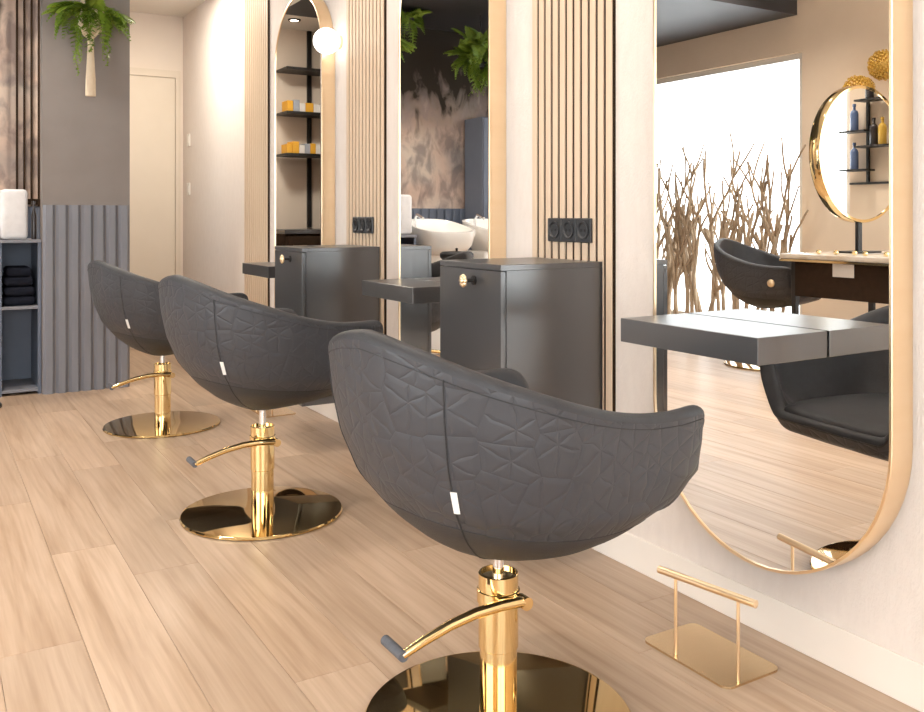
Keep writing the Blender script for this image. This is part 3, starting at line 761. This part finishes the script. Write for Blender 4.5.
# ------------------------------------------------------------------ back room shelves (seen in the far mirror)
t = thing('stock_shelf', 'black metal shelf rack with three boards on the back room wall', 'shelf', (0, YF, 0))
link('upright', box(.60, .635, -.03, -.0005, .98, ZS - .002), 'black', t); 
for z in (1.62, 1.98, 2.36): link('shelf_board', box(.44, .93, -.30, -.031, z - .022, z, .001), 'black', t)
k = 0
for z in (1.62, 1.98):
    x = .46
    while x < .90:
        wx = rnd.uniform(.045, .075); hz = rnd.uniform(.07, .11)
        mt = ('box_yellow', 'box_grey', 'box_white')[k % 3] if z < 1.8 else ('box_white', 'box_grey', 'box_white', 'box_yellow')[k % 4]
        if x > .82: mt = 'box_yellow'
        o = link('colour_carton', box(0, wx, -.26, -.12, 0, hz, .001), mt, None, (x, YF, z + .0002))
        nm = {'box_yellow': 'yellow', 'box_grey': 'grey', 'box_white': 'white'}[mt]
        tag(o, 'small %s carton standing on the %s board of the black rack' % (nm, 'lowest' if z < 1.8 else 'middle'), 'box', '%s cartons on the %s board' % (nm, 'lowest' if z < 1.8 else 'middle'))
        x += wx + .004; k += 1
t = thing('back_counter', 'dark counter cabinet under the black rack in the back room', 'cabinet', (0, YF, 0))
link('body', box(.30, 1.02, -.51, -.003, .0, .93, .002), 'slat_back', t); link('worktop', box(.29, 1.03, -.53, -.003, .931, .965, .002), 'graphite', t)
dr = link('drawer', box(.32, 1.0, -.528, -.511, .74, .91, .002), 'slat_back', t); link('handle', tube([(.84, -.538, .83), (.96, -.538, .83)], .007, 8), 'brass', dr)
t = thing('ceiling_spot', 'round ceiling spot light in the back room', 'lamp', (.90, 7.25, ZS))
link('ring', lathe([(.035, -.012), (.05, -.012), (.055, 0), (.035, 0), (.035, -.012)], 24), 'black', t); link('bulb', lathe([(0, -.008), (.034, -.008), (.034, -.001), (0, -.001)], 24), 'spot', t)
l = bpy.data.lights.new('hall_fill_light', 'AREA'); l.shape = 'DISK'; l.size = .45; l.energy = 27; l.color = (1, .92, .80)  # area lamp added out of view to brighten hall and back room
o = bpy.data.objects.new('hall_fill_light', l); C.objects.link(o); o.location = (1.36, 6.3, ZS - .03)

# ------------------------------------------------------------------ unseen ceiling spots, added to light the salon
for i, (sx, sy) in enumerate(((1.30, .4), (1.02, 2.2), (1.12, 3.7), (-.6, .8), (-.6, 2.6), (-.6, 4.2), (-1.7, 3.3), (-1.7, 4.6))):
    t = thing('ceiling_spot', 'round warm spot light added in the unseen salon ceiling', 'lamp', (sx, sy, ZC), group='added warm ceiling spots')
    link('ring', lathe([(.042, -.014), (.06, -.014), (.065, 0), (.042, 0), (.042, -.014)], 24), 'black', t)
    l = bpy.data.lights.new('fill_spot', 'SPOT'); l.energy = (18, 56, 60, 8, 30, 70, 90, 90)[i]; l.color = (1, .90, .80); l.spot_size = 1.9; l.spot_blend = .8; l.shadow_soft_size = .06
    q = bpy.data.objects.new('fill_spot', l); C.objects.link(q); q.location = (0, 0, -.03); q.parent = t

for i, (sx, sy) in enumerate(((.2, 5.45), (-1.0, 5.45), (.36, 6.5))):  # guessed spots, added to brighten the wash area
    t = thing('ceiling_spot', 'black rimmed spot light added in the dark wash area ceiling', 'lamp', (sx, sy, ZS), group='added spots in the dark ceiling')
    link('ring', lathe([(.042, -.014), (.06, -.014), (.065, 0), (.042, 0), (.042, -.014)], 24), 'black', t)
    l = bpy.data.lights.new('fill_spot', 'SPOT'); l.energy = 55; l.color = (1, .92, .82); l.spot_size = 2.2; l.spot_blend = .8; l.shadow_soft_size = .06
    q = bpy.data.objects.new('fill_spot', l); C.objects.link(q); q.location = (0, 0, -.03); q.parent = t

# ------------------------------------------------------------------ things along the window side
# branches before the window
t = thing('branch_screen', 'screen of upright dry forked branches before the bright window', 'branches', (XL + .18, 0, 0))
link('base_rail', box(-.05, .05, 4.92, 6.84, 0, .06, .004), 'bark', t)
rb = random.Random(5)
def branch_mesh(seed):
    r = random.Random(seed); bm = bmesh.new()
    def grow(p, d, L, rad, depth):
        n = 6; pts = [p.copy()]; q = p.copy()
        for i in range(n):
            d = (d + Vector((r.uniform(-.03, .03), r.uniform(-.24, .24), r.uniform(.0, .16)))).normalized(); q = q + d * L / n; pts.append(q.copy())
        tube_bm(bm, pts, [rad * (1 - .35 * i / n) for i in range(n + 1)], 6)
        if depth > 0:
            for s in (-1, 1):
                k = r.choice((2, 3, 4, 5)); dd = (d + Vector((r.uniform(-.12, .12), s * r.uniform(.25, .65), .1))).normalized()
                grow(pts[k], dd, L * r.uniform(.45, .65), rad * .74, depth - 1)
    grow(Vector((0, 0, .03)), Vector((0, r.uniform(-.12, .12), 1)).normalized(), r.uniform(1.0, 1.2), r.uniform(.019, .027), 2)
    me = to_mesh(bm, smooth=True); me.materials.append(M['bark']); return me
BR = [branch_mesh(40 + i) for i in range(9)]
for i in range(30):
    o = link('branch', BR[i % 9], None, t, (rb.uniform(-.03, .03), 4.97 + i * .0620 + rb.uniform(-.015, .015), 0)); o.scale = (1, rb.choice((-1, 1)) * .8, rb.uniform(.90, 1.04))
# marble table with dark apron
TX0, TX1, TY0, TY1, TZ = -2.22, -1.26, 2.75, 4.02, .835
t = thing('marble_table', 'pale marble topped table with a dark apron and slim legs', 'table', ((TX0 + TX1) / 2, (TY0 + TY1) / 2, 0))
hx, hy = (TX1 - TX0) / 2, (TY1 - TY0) / 2
link('table_top', box(-hx, hx, -hy, hy, TZ - .035, TZ, .006, 2), 'marble', t)
link('top_trim', boxes([(hx - .012, hx + .004, -hy, hy, TZ - .05, TZ - .0355), (-hx, hx, hy - .012, hy + .004, TZ - .05, TZ - .0355)]), 'gold', t)
ap = link('apron', boxes([(hx - .05, hx - .03, -hy + .04, hy - .10, .56, TZ - .051), (-hx + .03, -hx + .05, -hy + .04, hy - .1, .56, TZ - .051), (-hx + .05, hx - .05, hy - .12, hy - .1, .56, TZ - .051), (-hx + .05, hx - .05, -hy + .04, -hy + .06, .56, TZ - .051)]), 'slat_back', t)
lb_ = link('price_card', box(hx - .029, hx - .026, -.02 + .12, .13 + .12, .70, .782), 'box_white', ap); lb_['label'] = 'plain pale card on the dark apron'
for sx in (-1, 1):
    for sy in (-1, 1): link('leg', box(sx * (hx - .075) - .018, sx * (hx - .075) + .018, sy * (hy - .065) - .018, sy * (hy - .065) + .018, 0, TZ - .051, .002), 'black', t)
# round two sided mirror on a post
t = thing('round_mirror', 'round mirror in a deep gold ring on a dark post upon the marble table', 'mirror', (-1.75, 3.78, TZ))
RZ, RR = 1.490 - TZ, .452
link('post', box(-.022, .022, -.012, .012, .012, RZ - RR + .004, .002), 'black', t); link('foot', box(-.13, .13, -.08, .08, 0, .012, .002), 'black', t)
link('ring', lathe([(RR - .018, -.04), (RR, -.04), (RR + .004, -.03), (RR + .004, .03), (RR, .04), (RR - .018, .04), (RR - .018, -.04)], 72, angle=.6), 'gold', t, (0, 0, RZ), (PI / 2, 0, 0))
link('glass', lathe([(0, -.004), (RR - .0175, -.004), (RR - .0175, .036), (0, .036)], 72, angle=.6), 'mirror', t, (0, 0, RZ), (PI / 2, 0, 0))
# trinkets on the table
rt = random.Random(9)
for i in range(7):
    o = link('gold_bead', sphere(.016, 14, 10), 'gold', None, (-1.34 + rt.uniform(-.03, .03), 3.10 + i * .11, TZ + .0155)); tag(o, 'small shiny gold bead on the edge of the marble table', 'bead', 'gold beads on the marble table')
# golden flower balls on the wall
def ball_mesh(R, seed):
    r = random.Random(seed); bm = bmesh.new()
    bmesh.ops.create_icosphere(bm, subdivisions=2, radius=R * .55)
    for i in range(260):
        z = 1 - 2 * (i + .5) / 260; a = i * 2.39996; q = math.sqrt(1 - z * z); d = Vector((q * math.cos(a), q * math.sin(a), z))
        u = d.orthogonal().normalized(); v = d.cross(u); L = R * r.uniform(.88, 1.02); k = R * .07
        tip = [bm.verts.new(d * L + u * k), bm.verts.new(d * L + v * k), bm.verts.new(d * L - u * k), bm.verts.new(d * L - v * k)]; b = bm.verts.new(d * R * .5)
        for j in range(4): bm.faces.new((tip[j], tip[(j + 1) % 4], b))
        bm.faces.new(tip)
    return to_mesh(bm)
for (y, z, R, lb) in ((4.08, 2.19, .115, 'golden dried flower ball on the beige wall, the higher one'), (4.28, 2.02, .125, 'golden dried flower ball on the beige wall just above the round mirror')):
    t = thing('flower_ball', lb, 'ornament', (XL, y, z), group='golden flower balls on the wall')
    link('ball', ball_mesh(R, int(y * 100)), 'dry_flower', t, (R + .02, 0, 0)); link('pin', tube([(.0005, 0, 0), (.05, 0, 0)], .008, 8), 'gold', t)
# bottle shelf seen in the round mirror
t = thing('bottle_shelf', 'dark rod shelf with four small boards on the beige wall', 'shelf', (XL, 0, 0))
link('rod', box(.0005, .02, 3.185, 3.205, 1.33, 2.05), 'black', t); link('bottom_rod', box(.0005, .02, 3.04, 3.5, 1.322, 1.338), 'black', t)
for (a, b, z) in ((3.04, 3.26, 1.73), (3.17, 3.46, 1.61), (3.04, 3.26, 1.435), (3.17, 3.46, 1.96)): link('shelf_board', box(.0205, .15, a, b, z - .014, z, .001), 'black', t)
bot = lathe([(0, 0), (.028, 0), (.030, .006), (.030, .13), (.024, .15), (.010, .162), (.010, .185), (.013, .186), (.013, .205), (0, .205)], 20)
for (y, z, mt, lb) in ((3.13, 1.7302, 'bottle_blue', 'blue bottle on the upper short board of the rod shelf'), (3.13, 1.4352, 'bottle_blue', 'blue bottle on the lowest board of the rod shelf'), (3.365, 1.6102, 'bottle_gold', 'amber bottle on the board below the top of the rod shelf'),
                        (3.295, 1.6102, 'bottle_dark', 'slim dark bottle beside the amber bottle on the rod shelf'), (3.26, 1.9602, 'bottle_dark', 'dark bottle on the top board beside the rod'), (3.40, 1.9602, 'bottle_blue', 'blue bottle on the top board of the rod shelf')):
    me = bot.copy(); me.materials.clear(); me.materials.append(M[mt]); o = link('care_bottle', me, None, None, (XL + .085, y, z)); tag(o, lb, 'bottle', 'bottles on the rod shelf')
